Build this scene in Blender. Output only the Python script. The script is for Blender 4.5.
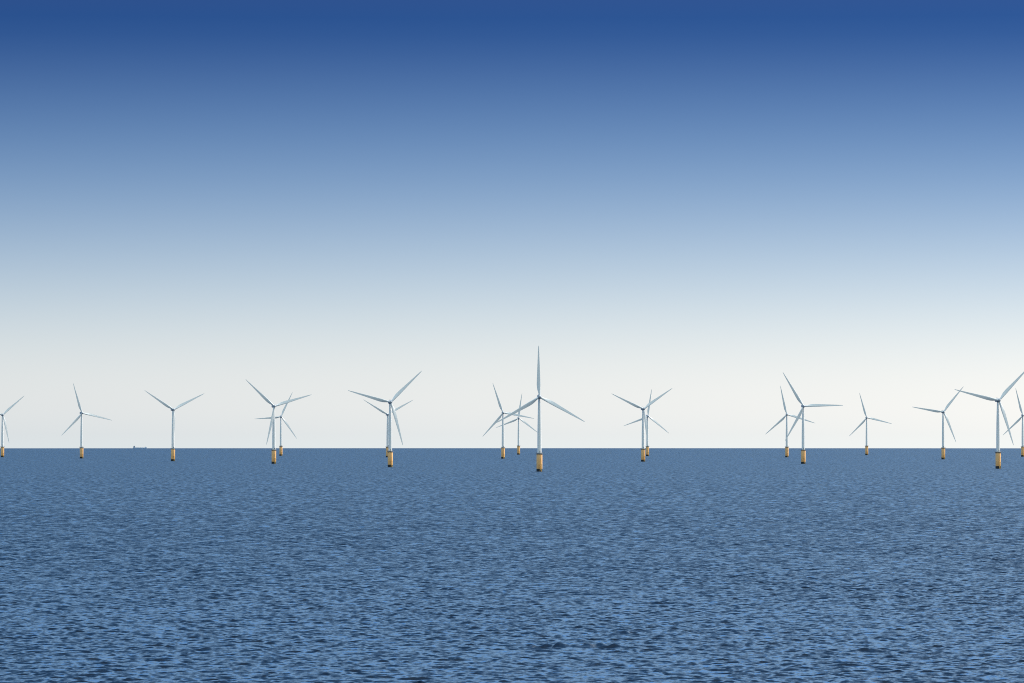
import bpy, bmesh, math, random
import numpy as np
from mathutils import Vector, Matrix

for o in list(bpy.data.objects):
    bpy.data.objects.remove(o, do_unlink=True)
scene = bpy.context.scene
COL = scene.collection
rad = math.radians

# ------------------------------------------------------------------ camera
EYE = 37.0                 # metres above the mean sea level at the camera
RE = 7.4e6                 # earth radius (with standard refraction)
FPX = 4300.0               # focal length in pixels of a 1024 px wide frame
W, H = 1024, 683
cam_d = bpy.data.cameras.new("camera")
cam_d.sensor_width = 36.0
cam_d.lens = 36.0 * FPX / W
cam_d.clip_start = 1.0
cam_d.clip_end = 200000.0
cam = bpy.data.objects.new("camera", cam_d)
COL.objects.link(cam)
cam.location = (0, 0, EYE)
DIP = math.sqrt(2 * EYE / RE)
PITCH = math.atan((448.2 - 341.5) / FPX) - DIP
cam.rotation_euler = (rad(90) + PITCH, 0, 0)
scene.camera = cam

# ------------------------------------------------------------------ sky
SUN_AZ = rad(115)          # clockwise from the camera-facing side: right and a little behind the turbines
SUN_EL = rad(36)
# direction to the sun: azimuth measured from -Y towards +X
sun_dir = Vector((math.sin(SUN_AZ) * math.cos(SUN_EL), -math.cos(SUN_AZ) * math.cos(SUN_EL), math.sin(SUN_EL)))

world = bpy.data.worlds.new("World")
scene.world = world
world.use_nodes = True
nt = world.node_tree
nt.nodes.clear()
N = nt.nodes.new
L = nt.links.new
out = N("ShaderNodeOutputWorld")
bg = N("ShaderNodeBackground")
bg.inputs["Strength"].default_value = 0.1
sky = N("ShaderNodeTexSky")
sky.sky_type = 'NISHITA'
sky.sun_disc = False
sky.sun_elevation = SUN_EL
sky.sun_rotation = math.atan2(sun_dir.x, sun_dir.y)   # clockwise from +Y
sky.air_density = 1.0
sky.dust_density = 1.0
sky.ozone_density = 1.0
tc = N("ShaderNodeTexCoord")
sep = N("ShaderNodeSeparateXYZ")
L(tc.outputs["Generated"], sep.inputs[0])


def vmath(op, a, b):
    n = N("ShaderNodeVectorMath")
    n.operation = op
    for k, v in ((0, a), (1, b)):
        if isinstance(v, (tuple, float)):
            n.inputs[k].default_value = v
        else:
            L(v, n.inputs[k])
    return n.outputs[0]


# the polarised, graduated clear sky: deepening fast above the bright sea haze
SKYSCALE = 4.20
LOWMAX = 0.112
SKYRAMP = [(0.0, (0.531, 0.6275, 0.8713)), (0.0096, (0.531, 0.6275, 0.8713)), (0.0455, (0.5121, 0.5933, 0.8215)), (0.0813, (0.4825, 0.5525, 0.7649)), (0.1171, (0.4475, 0.5099, 0.7075)), (0.153, (0.4102, 0.4677, 0.6523)), (0.1888, (0.3725, 0.4271, 0.6009)), (0.2246, (0.3354, 0.3883, 0.5533)), (0.2605, (0.2998, 0.3518, 0.5097)), (0.2963, (0.2663, 0.3175, 0.4698)), (0.3321, (0.2352, 0.2858, 0.433)), (0.3679, (0.2066, 0.2565, 0.3993)), (0.4037, (0.1806, 0.2298, 0.3682)), (0.4395, (0.1571, 0.2053, 0.3396)), (0.4753, (0.1359, 0.1832, 0.3131)), (0.5111, (0.1168, 0.1632, 0.2885)), (0.5468, (0.0999, 0.1449, 0.2656)), (0.5825, (0.085, 0.1283, 0.2441)), (0.6182, (0.0718, 0.113, 0.2239)), (0.6539, (0.0602, 0.0989, 0.2048)), (0.6896, (0.0499, 0.0858, 0.1868)), (0.7252, (0.0406, 0.0737, 0.1698)), (0.7608, (0.0322, 0.0624, 0.154)), (0.7963, (0.0244, 0.0525, 0.14)), (0.8319, (0.0179, 0.0442, 0.128)), (0.8674, (0.014, 0.0389, 0.1194)), (0.9028, (0.0159, 0.0384, 0.1157)), (1.0, (0.0143, 0.0346, 0.1041))]
HIGHRAMP = [(0.0, (.0084, .0084, .0084)), (.07, (.086, .068, .0395)), (.2, (.145, .107, .0535)), (.5, (.85, .38, .110)), (1.0, (.85, .38, .110))]  # unseen sky above the frame, brightened to light the sea and turbines


def ramp(stops, fac, interp='LINEAR'):
    r = N("ShaderNodeValToRGB")
    cr = r.color_ramp
    cr.interpolation = interp
    while len(cr.elements) < len(stops):
        cr.elements.new(0.5)
    for e, (p, c) in zip(cr.elements, stops):
        e.position = p
    for e, (p, c) in zip(cr.elements, stops):
        e.color = (c[0], c[1], c[2], 1)
    L(fac, r.inputs[0])
    return r.outputs[0]


def maprange(v, a, b, c, d):
    n = N("ShaderNodeMapRange")
    n.clamp = True
    for k, x in zip((1, 2, 3, 4), (a, b, c, d)):
        n.inputs[k].default_value = x
    L(v, n.inputs[0])
    return n.outputs[0]


low = ramp(SKYRAMP, maprange(sep.outputs[2], -0.004, LOWMAX, 0, 1))
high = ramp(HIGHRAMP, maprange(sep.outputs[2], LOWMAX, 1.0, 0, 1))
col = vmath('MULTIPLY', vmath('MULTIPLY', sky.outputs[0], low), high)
# unseen sky behind the viewer: warm, brighter tint added to light the turbine faces
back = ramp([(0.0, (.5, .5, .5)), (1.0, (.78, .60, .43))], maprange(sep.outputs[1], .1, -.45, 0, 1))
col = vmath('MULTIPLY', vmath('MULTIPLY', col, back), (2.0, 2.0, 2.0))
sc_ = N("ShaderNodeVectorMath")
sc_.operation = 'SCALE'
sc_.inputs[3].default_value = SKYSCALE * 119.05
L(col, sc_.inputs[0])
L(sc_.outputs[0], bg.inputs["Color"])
L(bg.outputs[0], out.inputs[0])

sun_l = bpy.data.lights.new("sun", 'SUN')
sun_l.energy = 4.5
sun_l.angle = rad(0.53)
sun_l.color = (1.0, 0.96, 0.90)
sun = bpy.data.objects.new("sun", sun_l)
COL.objects.link(sun)
sun.rotation_euler = sun_dir.to_track_quat('Z', 'Y').to_euler()
sun.location = (200, 0, 300)

vs = scene.view_settings
vs.view_transform = 'Standard'
vs.look = 'None'
vs.exposure = 0.0
vs.gamma = 1.0
vs.use_curve_mapping = False
scene.cycles.max_bounces = 6
scene.cycles.use_denoising = False
scene.cycles.filter_width = 1.0
scene.cycles.sample_clamp_direct = 1.25


# ------------------------------------------------------------------ materials
def mat(name, base, rough=0.5, var=0.06, scale=0.5, spec=0.5, stretch=(1, 1, 1), dirt=None):
    m = bpy.data.materials.new(name)
    m.use_nodes = True
    t = m.node_tree
    p = t.nodes["Principled BSDF"]
    g = t.nodes.new("ShaderNodeTexCoord")
    mp = t.nodes.new("ShaderNodeMapping")
    mp.inputs["Scale"].default_value = stretch
    t.links.new(g.outputs["Object"], mp.inputs[0])
    n = t.nodes.new("ShaderNodeTexNoise")
    n.inputs["Scale"].default_value = scale
    n.inputs["Detail"].default_value = 5
    t.links.new(mp.outputs[0], n.inputs["Vector"])
    r = t.nodes.new("ShaderNodeValToRGB")
    r.color_ramp.elements[0].position = 0.3
    r.color_ramp.elements[1].position = 0.7
    a = tuple(c * (1 - var) for c in base) if dirt is None else dirt
    b = tuple(min(1, c * (1 + var)) for c in base)
    r.color_ramp.elements[0].color = (*a, 1)
    r.color_ramp.elements[1].color = (*b, 1)
    t.links.new(n.outputs[0], r.inputs[0])
    t.links.new(r.outputs[0], p.inputs["Base Color"])
    p.inputs["Roughness"].default_value = rough
    p.inputs["Specular IOR Level"].default_value = spec
    return m


M_PAINT = mat("light_grey_paint", (.80, .75, .69), .45, .04, .15, stretch=(1, 1, .2))
M_BLADE = mat("blade_gelcoat", (.77, .72, .66), .4, .03, .2)
M_NACELLE = mat("nacelle_grey", (.36, .36, .37), .5, .05, .3)
M_DARK = mat("dark_grille", (.03, .033, .04), .6, .2, 2)
M_YELLOW = mat("signal_yellow_paint", (.88, .47, .17), .5, .05, .3, stretch=(2, 2, .3), dirt=(.78, .38, .13))
M_PALEYELLOW = mat("ladder_yellow_paint", (.62, .36, .08), .5, .05, .5)
M_STEEL = mat("galvanised_steel", (.14, .15, .16), .55, .15, .8)
M_GROWTH = mat("marine_growth", (.012, .014, .016), .8, .4, 1.2)
M_HULL = mat("ship_hull_hazed", (.40, .47, .55), .5, .1, .1)  # hull, superstructure, hatches, funnel: distance haze put into the base colours
M_SHIPHAZED = mat("ship_superstructure_hazed", (.42, .46, .51), .5, .08, .2)
M_HATCH = mat("hatch_cover_hazed", (.35, .41, .48), .6, .1, .1)
M_FUNNEL = mat("funnel_hazed", (.34, .38, .43), .5, .1, .2)


# ------------------------------------------------------------------ sea
def ground_z(d):
    return -d * d / (2 * RE)


def build_sea():
    rng = np.random.default_rng(11)
    # rings
    d = 3.0
    D = []
    while d < 540:
        D.append(d)
        d *= 1.16
    d = 545.0
    while d < 9500:
        D.append(d)
        d += 0.43 * max(1.0, d / 900.0) if d < 2000 else 1.38 * (d / 2000.0) ** 1.3
    dr = 10.5
    while d < 26500:
        D.append(d)
        d += dr
        dr *= 1.035
    D = np.array(D)
    dD = np.gradient(D)
    # azimuths (from +Y clockwise)
    A0 = rad(8.6)
    core = np.linspace(-A0, A0, 1750)
    step = core[1] - core[0]
    wing = []
    a = A0
    s = step
    while a < math.pi - 0.12:
        s = min(s * 1.12, 0.12)
        a += s
        wing.append(a)
    wing = np.array(wing)
    A = np.concatenate([-wing[::-1], core, wing])
    dA = np.gradient(A)
    nr, nc = len(D), len(A)
    sa, ca = np.sin(A), np.cos(A)
    X = (D[:, None] * sa[None, :]).astype(np.float32)
    Y = (D[:, None] * ca[None, :]).astype(np.float32)
    SR = (dD[:, None] * np.ones(nc)[None, :]).astype(np.float32)
    ST = (D[:, None] * dA[None, :]).astype(np.float32)
    Z = np.zeros_like(X)
    DX = np.zeros_like(X)
    DY = np.zeros_like(X)
    UN = np.zeros_like(X)
    # wind sea: waves run away from the viewer and a little to the left
    NW = 150
    lam = np.exp(np.linspace(math.log(.75), math.log(9.0), NW)) * rng.uniform(.95, 1.05, NW)
    th = rad(96) + np.clip(rng.normal(0, rad(25), NW), -rad(80), rad(80))
    ph = rng.uniform(0, 2 * math.pi, NW)
    slope = SLOPE_RMS * math.sqrt(2.0 / NW) * np.ones(NW)
    slope *= np.where(lam > 1.7, (1.7 / lam) ** 0.95, 1.0)
    mask = (ST[:, :] < 6.0)
    rows_ok = D > 200
    # work on row blocks to keep memory small
    for r0 in range(0, nr, 200):
        r1 = min(nr, r0 + 200)
        x, y = X[r0:r1], Y[r0:r1]
        sr, st = SR[r0:r1], ST[r0:r1]
        z = np.zeros_like(x); dx = np.zeros_like(x); dy = np.zeros_like(x); un = np.zeros_like(x)
        # slow gust patches change the height of the short waves
        gust = 1.0 + .06 * np.sin(x / 61 + 1.3 * np.sin(y / 170)) * np.sin(y / 143 + .8 + .9 * np.sin(x / 83)) \
            + .06 * np.sin(x / 23 + y / 71 + 2.0)
        for l, t, p, s in zip(lam, th, ph, slope):
            k = 2 * math.pi / l
            kx, ky = k * math.cos(t), k * math.sin(t)
            cell = (np.abs(kx) * st + np.abs(ky) * sr) / (2 * math.pi)     # cycles per cell
            w = np.clip((0.58 - cell) / 0.2, 0, 1)
            w = (w * w * (3 - 2 * w)).astype(np.float32)
            un += s * s * .5 * (1 - w)
            if w.max() <= 0:
                continue
            arg = kx * x + ky * y + np.float32(p)
            c, sn = np.cos(arg), np.sin(arg)
            a = s / k * w * (gust if l < 16 else 1.0)
            z += a * c
            dx -= .95 * a * math.cos(t) * sn
            dy -= .95 * a * math.sin(t) * sn
        dy -= LEAN * z
        Z[r0:r1] = z; DX[r0:r1] = dx; DY[r0:r1] = dy; UN[r0:r1] = np.sqrt(un)
    # steeper crests that stand out as dark lines
    for cx, cy, wl, hgt, wid in CRESTS:
        rr = np.where(np.abs(D - math.hypot(cx, cy)) < 16)[0]
        cc = np.where(np.abs(A - math.atan2(cx, cy)) < 2.2 * wl / cy)[0]
        sl = (slice(rr[0], rr[-1] + 1), slice(cc[0], cc[-1] + 1))
        x, y = X[sl], Y[sl]
        j = np.exp(-(((x - cx) / wl) ** 4))
        yy = y - cy - .6 * np.sin(x * .55 + cx) - .3 * np.sin(x * 1.3 + cy) - .15 * np.sin(x * 3.1)
        front = np.where(yy < 0, np.exp(-(yy / wid) ** 2), np.exp(-(yy / (wid * 3.2)) ** 2))
        Z[sl] += (hgt * j * front * (.72 + .18 * np.sin(x * .9 + cy) + .1 * np.sin(x * 2.6 + cx))).astype(np.float32)
    Z += (ground_z(np.sqrt(X.astype(np.float64) ** 2 + Y.astype(np.float64) ** 2))).astype(np.float32)
    co = np.stack([X + DX, Y + DY, Z], -1).reshape(-1, 3)
    # quads; close the ring behind the camera
    idx = np.arange(nr * nc, dtype=np.int32).reshape(nr, nc)
    q = np.stack([idx[:-1, :-1], idx[:-1, 1:], idx[1:, 1:], idx[1:, :-1]], -1).reshape(-1, 4)
    seam = np.stack([idx[:-1, -1], idx[:-1, 0], idx[1:, 0], idx[1:, -1]], -1).reshape(-1, 4)
    q = np.concatenate([q, seam])[:, ::-1]
    q = np.ascontiguousarray(q)
    me = bpy.data.meshes.new("sea")
    me.vertices.add(len(co))
    me.vertices.foreach_set("co", co.astype(np.float32).ravel())
    me.loops.add(q.size)
    me.loops.foreach_set("vertex_index", q.ravel())
    me.polygons.add(len(q))
    me.polygons.foreach_set("loop_start", np.arange(0, q.size, 4, dtype=np.int32))
    me.polygons.foreach_set("use_smooth", np.ones(len(q), dtype=bool))
    me.update(calc_edges=True)
    at = me.attributes.new("ripple", 'FLOAT', 'POINT')
    at.data.foreach_set("value", UN.ravel().astype(np.float32))
    o = bpy.data.objects.new("sea", me)
    COL.objects.link(o)
    o["kind"] = "structure"
    print("sea", nr, nc, nr * nc)
    return o


SLOPE_RMS = 0.37
LEAN = 1.3
CRESTS = [(11.5, 748.1, 8.8, 1.0, 0.85), (-153.8, 1409.8, 4.3, 0.64, 1.0), (-149.3, 1274.2, 4.4, 0.64, 1.0), (-56.7, 788.7, 3.1, 0.61, 1.0), (-82.6, 781.0, 4.7, 0.58, 1.0), (-41.4, 784.8, 4.0, 0.58, 1.0), (-46.2, 699.0, 2.4, 0.54, 1.0), (90.4, 816.9, 3.2, 0.58, 1.0), (51.0, 642.8, 3.3, 0.67, 1.0), (71.2, 1129.5, 2.9, 0.61, 1.0), (75.5, 777.2, 2.7, 0.48, 1.0), (5.1, 948.0, 4.9, 0.54, 1.0), (32.4, 942.4, 6.6, 0.54, 1.0), (21.6, 800.6, 3.4, 0.45, 1.0), (-13.6, 1027.5, 3.1, 0.48, 1.0), (65.8, 1076.1, 3.0, 0.48, 1.0), (61.1, 734.3, 2.9, 0.48, 1.0), (-38.5, 910.1, 3.2, 0.48, 1.0), (-88.0, 965.2, 3.1, 0.45, 1.0)]


def water_material():
    m = bpy.data.materials.new("sea_water")
    m.use_nodes = True
    t = m.node_tree
    p = t.nodes["Principled BSDF"]
    p.inputs["Base Color"].default_value = (0.0015, 0.017, 0.046, 1)
    p.inputs["Roughness"].default_value = 0.12
    p.inputs["IOR"].default_value = 1.333
    geo = t.nodes.new("ShaderNodeNewGeometry")
    acc = None

    def noise(scale, detail, amp, attr=None):
        mp = t.nodes.new("ShaderNodeMapping")
        mp.inputs["Scale"].default_value = scale
        t.links.new(geo.outputs["Position"], mp.inputs[0])
        n = t.nodes.new("ShaderNodeTexNoise")
        n.inputs["Scale"].default_value = 1.0
        n.inputs["Detail"].default_value = detail
        n.inputs["Roughness"].default_value = .55
        t.links.new(mp.outputs[0], n.inputs["Vector"])
        s = t.nodes.new("ShaderNodeVectorMath")
        s.operation = 'SUBTRACT'
        s.inputs[1].default_value = (.5, .5, .5)
        t.links.new(n.outputs["Color"], s.inputs[0])
        k = t.nodes.new("ShaderNodeVectorMath")
        k.operation = 'SCALE'
        k.inputs[3].default_value = amp
        t.links.new(s.outputs[0], k.inputs[0])
        if attr is not None:
            mm = t.nodes.new("ShaderNodeMath")
            mm.operation = 'MULTIPLY'
            mm.inputs[1].default_value = amp
            t.links.new(attr, mm.inputs[0])
            t.links.new(mm.outputs[0], k.inputs[3])
        return k.outputs[0]

    def add(a, b):
        v = t.nodes.new("ShaderNodeVectorMath")
        v.operation = 'ADD'
        t.links.new(a, v.inputs[0])
        t.links.new(b, v.inputs[1])
        return v.outputs[0]

    at = t.nodes.new("ShaderNodeAttribute")
    at.attribute_name = "ripple"
    v = noise((2.2, 2.2, 2.2), 3, RIPPLE)
    v = add(v, noise((1.9, .4, .5), 3, .35))
    v = add(v, noise((.28, .22, .3), 4, 6.0, at.outputs["Fac"]))
    # unresolved far waves: what shows of them are the slopes that face the viewer's shore
    b = t.nodes.new("ShaderNodeVectorMath")
    b.operation = 'SCALE'
    b.inputs[0].default_value = (0, -1, 0)
    bm_ = t.nodes.new("ShaderNodeMath")
    bm_.operation = 'MULTIPLY'
    bm_.inputs[1].default_value = 1.55
    t.links.new(at.outputs["Fac"], bm_.inputs[0])
    t.links.new(bm_.outputs[0], b.inputs[3])
    v = add(v, b.outputs[0])
    fl = t.nodes.new("ShaderNodeVectorMath")
    fl.operation = 'MULTIPLY'
    fl.inputs[1].default_value = (1, 1, 0)
    t.links.new(v, fl.inputs[0])
    s = add(geo.outputs["Normal"], fl.outputs[0])
    nn = t.nodes.new("ShaderNodeVectorMath")
    nn.operation = 'NORMALIZE'
    t.links.new(s, nn.inputs[0])
    t.links.new(nn.outputs[0], p.inputs["Normal"])
    return m


RIPPLE = 0.45
sea = build_sea()
sea.data.materials.append(water_material())


# ------------------------------------------------------------------ mesh helpers
def obj(name, bm, material, parent=None, smooth=False):
    me = bpy.data.meshes.new(name)
    bmesh.ops.recalc_face_normals(bm, faces=bm.faces)
    bm.to_mesh(me)
    bm.free()
    if smooth:
        for p in me.polygons:
            p.use_smooth = True
        try:
            me.set_sharp_from_angle(angle=rad(35))
        except Exception:
            pass
    me.materials.append(material)
    o = bpy.data.objects.new(name, me)
    COL.objects.link(o)
    o.parent = parent
    return o


def lathe(bm, prof, seg=32, axis='Z', cap=True, origin=(0, 0, 0)):
    rings = []
    for r, h in prof:
        ring = []
        for i in range(seg):
            a = 2 * math.pi * i / seg
            if axis == 'Z':
                c = (r * math.cos(a), r * math.sin(a), h)
            else:
                c = (r * math.cos(a), h, r * math.sin(a))
            ring.append(bm.verts.new(Vector(c) + Vector(origin)))
        rings.append(ring)
    for a, b in zip(rings, rings[1:]):
        for i in range(seg):
            bm.faces.new((a[i], a[(i + 1) % seg], b[(i + 1) % seg], b[i]))
    if cap:
        bm.faces.new(rings[0][::-1])
        bm.faces.new(rings[-1])


def tube(bm, p0, p1, r, seg=8):
    p0, p1 = Vector(p0), Vector(p1)
    d = (p1 - p0)
    q = d.to_track_quat('Z', 'Y')
    rings = []
    for p in (p0, p1):
        rings.append([bm.verts.new(p + q @ Vector((r * math.cos(2 * math.pi * i / seg), r * math.sin(2 * math.pi * i / seg), 0)))
                      for i in range(seg)])
    for i in range(seg):
        bm.faces.new((rings[0][i], rings[0][(i + 1) % seg], rings[1][(i + 1) % seg], rings[1][i]))
    bm.faces.new(rings[0][::-1])
    bm.faces.new(rings[1])


def box(bm, c, s, bevel=0.0):
    r = bmesh.ops.create_cube(bm, size=1.0)
    vs_ = r['verts']
    for v in vs_:
        v.co = Vector((v.co.x * s[0] + c[0], v.co.y * s[1] + c[1], v.co.z * s[2] + c[2]))
    if bevel:
        es = {e for v in vs_ for e in v.link_edges}
        bmesh.ops.bevel(bm, geom=list(es), offset=bevel, segments=3, affect='EDGES', profile=.5)


def prism(bm, pts, y0, y1):
    """polygon in XZ extruded along Y"""
    a = [bm.verts.new((x, y0, z)) for x, z in pts]
    b = [bm.verts.new((x, y1, z)) for x, z in pts]
    n = len(pts)
    bm.faces.new(a)
    bm.faces.new(b[::-1])
    for i in range(n):
        bm.faces.new((a[i], b[i], b[(i + 1) % n], a[(i + 1) % n]))


def blade_bm():
    """blade along +Z, leading edge +X, wind side -Y, hub centre at the origin"""
    bm = bmesh.new()
    st = [  # r, chord, thickness ratio, twist, roundness
        (1.3, 2.2, 1.0, 15, 1.0), (3.2, 2.25, 1.0, 15, 1.0), (5.2, 2.75, .72, 15, .55), (7.6, 3.4, .47, 14, .18),
        (10.2, 3.9, .35, 12, .03), (13.5, 4.02, .28, 9.5, 0), (18, 3.75, .25, 7, 0), (24, 3.25, .22, 5, 0),
        (31, 2.65, .20, 3, 0), (38, 2.1, .18, 2, 0), (45, 1.55, .17, 1, 0), (49.5, 1.1, .16, .3, 0),
        (52.6, .65, .15, 0, 0), (53.5, .25, .15, 0, 0)]
    n = 20
    rings = []
    for r, c, tr, tw, rd in st:
        ring = []
        tw = rad(tw + PITCH_BLADE)
        for i in range(n):
            a = 2 * math.pi * i / n
            u = .5 + .5 * math.cos(a)                 # 1 at the leading edge, 0 at the trailing edge
            yt = math.sqrt(max(0, 1 - u)) * 0
            xx = 1 - u
            naca = 5 * (.2969 * math.sqrt(xx) - .126 * xx - .3516 * xx ** 2 + .2843 * xx ** 3 - .1036 * xx ** 4)
            circ = .5 * abs(math.sin(a))
            half = (rd * circ + (1 - rd) * naca * 1.0) * c * tr
            sgn = 1 if math.sin(a) >= 0 else -1
            px = .5 * rd + .30 * (1 - rd)             # pitch axis behind the leading edge
            lx = (px - xx) * c
            ly = sgn * half + .04 * c * (1 - rd) * math.sin(math.pi * xx)
            x = lx * math.cos(tw) - ly * math.sin(tw) * -1
            y = -lx * math.sin(tw) + ly * math.cos(tw)
            pre = -.9 * (r / 52.4) ** 2                # pre-bend into the wind
            ring.append(bm.verts.new((x, y + pre, r)))
        rings.append(ring)
    for a, b in zip(rings, rings[1:]):
        for i in range(n):
            bm.faces.new((a[i], a[(i + 1) % n], b[(i + 1) % n], b[i]))
    bm.faces.new(rings[0][::-1])
    bm.faces.new(rings[-1])
    return bm


PITCH_BLADE = 0.0
HUB_Z = 77.5
TP_TOP = 18.4
OVER = 4.6
TILT = rad(-5)


def rotor_matrix(phase):
    return Matrix.Translation((0, -OVER, HUB_Z)) @ Matrix.Rotation(TILT, 4, 'X') @ Matrix.Rotation(rad(phase), 4, 'Y')


def place(o, m):
    o.matrix_parent_inverse = Matrix.Identity(4)
    o.location = m.to_translation()
    o.rotation_euler = m.to_euler()


def make_turbine():
    t = bpy.data.objects.new("wind_turbine", None)
    t.empty_display_size = 5
    COL.objects.link(t)
    # tower
    bm = bmesh.new()
    lathe(bm, [(2.24, TP_TOP + .62), (2.24, TP_TOP + .9), (2.15, TP_TOP + .9), (2.12, 36), (1.85, 55), (1.35, 75.2), (1.45, 75.2), (1.45, 75.5)], 40)
    tower = obj("tower", bm, M_PAINT, t, True)
    bm = bmesh.new()
    box(bm, (.5, -2.22, TP_TOP + 2.1), (.95, .16, 2.2), .05)
    obj("door", bm, M_STEEL, tower)
    bm = bmesh.new()
    lathe(bm, [(1.5, 75.5), (1.5, 75.95)], 32)
    obj("yaw_bearing", bm, M_DARK, t, True)
    # nacelle: rounded body tapering to the rear
    bm = bmesh.new()
    secs = [(-2.55, 1.55, 1.6), (-2.3, 1.85, 1.85), (-.5, 2.0, 1.98), (4.5, 2.0, 1.98), (7.6, 1.85, 1.8), (8.4, 1.5, 1.5)]
    rings = []
    for y, hw, hh in secs:
        ring = []
        for i in range(28):
            a = 2 * math.pi * i / 28
            e = 2 / 5.0
            cx = math.copysign(abs(math.cos(a)) ** e, math.cos(a)) * hw
            cz = math.copysign(abs(math.sin(a)) ** e, math.sin(a)) * hh
            ring.append(bm.verts.new((cx, y, HUB_Z + .25 + cz)))
        rings.append(ring)
    for a, b in zip(rings, rings[1:]):
        for i in range(28):
            bm.faces.new((a[i], a[(i + 1) % 28], b[(i + 1) % 28], b[i]))
    bm.faces.new(rings[0][::-1])
    bm.faces.new(rings[-1])
    nac = obj("nacelle", bm, M_NACELLE, t, True)
    bm = bmesh.new()
    box(bm, (0, 8.43, HUB_Z + .25), (2.1, .12, 1.9), .03)
    for k in range(6):
        box(bm, (0, 8.5, HUB_Z - .5 + k * .3), (2.0, .08, .1))
    obj("rear_grille", bm, M_DARK, nac)
    bm = bmesh.new()
    tube(bm, (.6, 7.2, HUB_Z + 2.0), (.6, 7.2, HUB_Z + 3.6), .05)
    tube(bm, (.1, 7.2, HUB_Z + 3.4), (1.1, 7.2, HUB_Z + 3.4), .04)
    lathe(bm, [(.16, HUB_Z + 3.4), (.16, HUB_Z + 3.55)], 10, origin=(1.1, 7.2, 0))
    lathe(bm, [(.10, HUB_Z + 3.4), (.10, HUB_Z + 3.7)], 10, origin=(.1, 7.2, 0))
    obj("wind_sensor", bm, M_STEEL, nac)
    bm = bmesh.new()
    lathe(bm, [(.2, HUB_Z + 2.2), (.24, HUB_Z + 2.3), (.24, HUB_Z + 2.65), (.1, HUB_Z + 2.75)], 12, origin=(-.7, 6.4, 0))
    obj("beacon", bm, M_STEEL, nac)
    # hub with spinner nose
    bm = bmesh.new()
    lathe(bm, [(1.55, 2.0), (1.75, 1.6), (1.85, .6), (1.85, -.6), (1.65, -1.35), (1.25, -1.95), (.7, -2.35), (.2, -2.5)], 32, axis='Y')
    hub = obj("hub", bm, M_NACELLE, t, True)
    place(hub, Matrix.Translation((0, -OVER, HUB_Z)) @ Matrix.Rotation(TILT, 4, 'X'))
    me = None
    for k in range(3):
        if me is None:
            b = obj("blade", blade_bm(), M_BLADE, t, True)
            me = b.data
        else:
            b = bpy.data.objects.new("blade", me)
            COL.objects.link(b)
            b.parent = t
        b["blade_no"] = k
        place(b, rotor_matrix(120 * k))
    # transition piece
    bm = bmesh.new()
    lathe(bm, [(3.0, 2.8), (3.08, 3.1), (3.08, 16.9), (2.8, TP_TOP - .3), (2.8, TP_TOP)], 40)
    tp = obj("transition_piece", bm, M_YELLOW, t, True)
    bm = bmesh.new()
    lathe(bm, [(3.75, TP_TOP + .02), (3.75, TP_TOP + .4), (2.3, TP_TOP + .4), (2.3, TP_TOP + .61)], 32)
    for i in range(8):
        a = 2 * math.pi * i / 8
        tube(bm, (2.8 * math.cos(a), 2.8 * math.sin(a), TP_TOP - 1.6), (3.62 * math.cos(a), 3.62 * math.sin(a), TP_TOP - .02), .12)
    obj("platform", bm, M_STEEL, tp)
    bm = bmesh.new()
    for i in range(24):
        a = 2 * math.pi * i / 24
        tube(bm, (3.62 * math.cos(a), 3.62 * math.sin(a), TP_TOP + .4), (3.62 * math.cos(a), 3.62 * math.sin(a), TP_TOP + 1.55), .045, 6)
        b = 2 * math.pi * (i + 1) / 24
        for hz in (.75, 1.15, 1.55):
            tube(bm, (3.62 * math.cos(a), 3.62 * math.sin(a), TP_TOP + hz), (3.62 * math.cos(b), 3.62 * math.sin(b), TP_TOP + hz), .04, 6)
    obj("railing", bm, M_STEEL, tp)
    bm = bmesh.new()
    for s in (-.3, .3):
        tube(bm, (s + 1.2, -3.35, 1.2), (s + 1.2, -3.35, TP_TOP - .1), .06)
    for k in range(54):
        tube(bm, (.9, -3.35, 1.3 + k * .315), (1.5, -3.35, 1.3 + k * .315), .025, 5)
    obj("ladder", bm, M_PALEYELLOW, tp)
    bm = bmesh.new()
    for s in (-.75, .75):
        tube(bm, (s + 1.2, -3.75, -1.5), (s + 1.2, -3.75, 7.8), .2, 12)
        for hz in (1.0, 4.2, 7.6):
            tube(bm, (s + 1.2, -3.75, hz), (s + .9, -2.7, hz), .12)
    obj("boat_landing", bm, M_PALEYELLOW, tp)
    # foundation pile in the splash zone
    bm = bmesh.new()
    lathe(bm, [(3.1, -9), (3.1, 2.78), (2.95, 2.78)], 40)
    obj("monopile", bm, M_GROWTH, t, True)
    return t


def copy_tree(o, parent=None):
    c = o.copy()
    COL.objects.link(c)
    if parent is not None:
        c.parent = parent
    for ch in list(o.children):
        copy_tree(ch, c)
    return c


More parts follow.
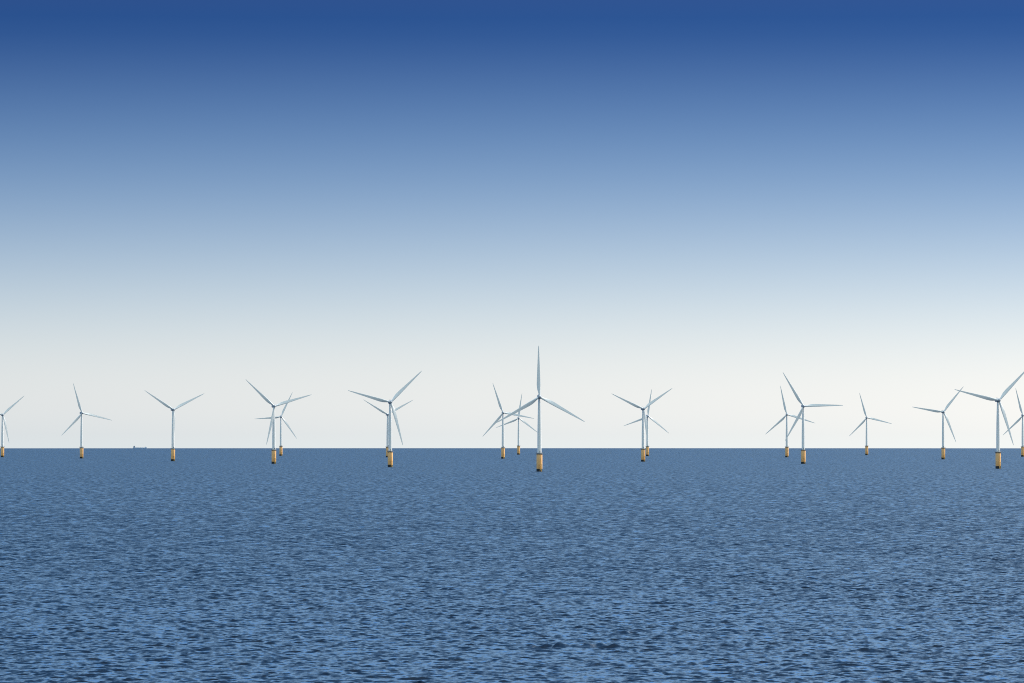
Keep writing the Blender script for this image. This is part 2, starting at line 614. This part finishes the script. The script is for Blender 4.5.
# distance, bearing (image-plane x over focal length), first blade angle, nacelle yaw off the line of sight
GROUP = "offshore wind turbines standing in the sea"
TURBINES = [
    (7950, 2.6, 48.75, 10, "small wind turbine cut by the left edge, its left blade out of frame"),
    (7390, 81.7, 103.75, 12, "lone wind turbine between the left-edge turbine and the small ship, right blade nearly level"),
    (6500, 173.1, 63.0, 14, "lone Y-shaped wind turbine just right of the small ship, lower blade hidden along its tower"),
    (5810, 273.9, 73.0, 10, "larger front turbine of the overlapping pair right of the lone Y-shaped one"),
    (8550, 281.0, 25.25, 6, "small far turbine overlapped by the larger one, its left blade lying level behind that tower"),
    (5140, 390.3, 45.25, 8, "large wind turbine with lower blade tilted right, almost hiding a second turbine behind it"),
    (7810, 387.7, 60.5, 14, "far Y-posed turbine almost hidden behind the tower of a large one left of centre"),
    (7260, 503.0, 101.0, 3, "mid-size turbine left of the nearest one, blade tips at eleven, four and seven o'clock"),
    (9160, 518.6, 7.75, 6, "smallest farthest turbine, seen under the left blade of the nearest turbine"),
    (4470, 539.4, 119.25, 3, "nearest and tallest wind turbine, one blade pointing straight up, thick orange base"),
    (6340, 643.1, 55.0, 13, "front Y-shaped turbine of the close pair right of the tallest turbine, lower blade beside tower"),
    (8380, 647.4, 9.25, 15, "rear turbine of the close pair right of the tallest turbine, one blade almost upright"),
    (7810, 786.8, 107.5, 2, "small turbine crossed by the lower left blade of the bigger turbine to its right"),
    (5800, 803.2, 89.0, 7, "bigger turbine with one blade level to the right and one crossing a smaller turbine"),
    (8950, 866.6, 104.0, 5, "lone small turbine in open gap right of the turbine with a level blade"),
    (7070, 943.1, 39.0, 11, "mid-size turbine whose upper right blade tip crosses a larger turbine's left blade"),
    (4920, 998.0, 43.5, 15, "large second-nearest turbine near the right edge, upper right blade leaving the frame"),
    (8140, 1022.6, 105.75, 6, "turbine cut by the right edge of the view, only its left half showing"),
]
proto = make_turbine()
for i, (d, px, phase, yaw, label) in enumerate(TURBINES):
    t = proto if i == 0 else copy_tree(proto)
    az = math.atan((px - 512.0) / FPX)
    t.location = (d * math.sin(az), d * math.cos(az), ground_z(d))
    t.rotation_euler = (0, 0, rad(yaw) - az)
    t["label"] = label
    t["category"] = "wind turbine"
    t["group"] = GROUP
    for ch in t.children:
        if ch.name.startswith("blade"):
            place(ch, rotor_matrix(phase + 120 * ch["blade_no"]))


# ------------------------------------------------------------------ ship on the horizon
def make_ship():
    s = bpy.data.objects.new("cargo_ship", None)
    COL.objects.link(s)
    s["label"] = "tiny blue-grey cargo ship on the horizon left of the lone Y-shaped turbine"
    s["category"] = "ship"
    Lh, B = 72.0, 12.0
    bm = bmesh.new()
    # hull: stations from stern (-x) to bow (+x)
    st = [(-36, .72, 6.2, -1.0), (-33, .92, 6.2, -3.0), (-22, 1, 6.0, -4), (-20, 1, 4.6, -4), (15, 1, 4.6, -4), (24, .88, 4.9, -4), (26, .8, 6.9, -4),
          (32, .42, 7.4, -3.5), (36.5, .06, 8.0, 3.0)]
    rings = []
    for x, w, top, bot in st:
        hw = B / 2 * w
        ring = [bm.verts.new((x, -hw, top)), bm.verts.new((x, -hw * .97, (top + bot) * .4)), bm.verts.new((x, -hw * .6, bot)),
                bm.verts.new((x, hw * .6, bot)), bm.verts.new((x, hw * .97, (top + bot) * .4)), bm.verts.new((x, hw, top))]
        rings.append(ring)
    for a, b in zip(rings, rings[1:]):
        for i in range(6):
            bm.faces.new((a[i], a[(i + 1) % 6], b[(i + 1) % 6], b[i]))
    bm.faces.new(rings[0][::-1])
    bm.faces.new(rings[-1])
    hull = obj("hull", bm, M_HULL, s)
    bm = bmesh.new()
    box(bm, (-29, 0, 8.3), (9, 10.4, 4.2), .2)
    box(bm, (-28.5, 0, 11.45), (7, 9.0, 2.1), .2)
    box(bm, (-27.6, 0, 13.5), (5, 11.6, 2.0), .2)
    sup = obj("superstructure", bm, M_SHIPHAZED, s)
    bm = bmesh.new()
    box(bm, (-25.08, 0, 13.75), (.1, 9.5, .9))
    for k in range(7):
        box(bm, (-32 + k * 1.1, -5.22, 9.2), (.5, .08, .6))
    obj("window", bm, M_DARK, sup)
    bm = bmesh.new()
    box(bm, (-32.6, 0, 12.4), (2.2, 2.8, 4.0), .3)
    obj("funnel", bm, M_FUNNEL, s)
    bm = bmesh.new()
    for k in range(4):
        box(bm, (-15.5 + k * 10.2, 0, 5.3), (9.4, 9.2, 1.36), .15)
    obj("hatch_cover", bm, M_HATCH, s)
    bm = bmesh.new()
    tube(bm, (-27, 0, 14.4), (-27, 0, 17.6), .15)
    tube(bm, (-27, -1.8, 17), (-27, 1.8, 17), .12)
    obj("radar_mast", bm, M_SHIPHAZED, s)
    bm = bmesh.new()
    box(bm, (29.5, 0, 8.3), (4, 4.4, 2.2), .2)
    tube(bm, (28.5, 0, 9.2), (28.5, 0, 13.0), .35)
    obj("foremast", bm, M_SHIPHAZED, s)
    d = 22800.0
    az = math.atan((139.9 - 512.0) / FPX)
    s.location = (d * math.sin(az), d * math.cos(az), ground_z(d) - 1.8)
    s.rotation_euler = (0, 0, -az)
    return s


make_ship()
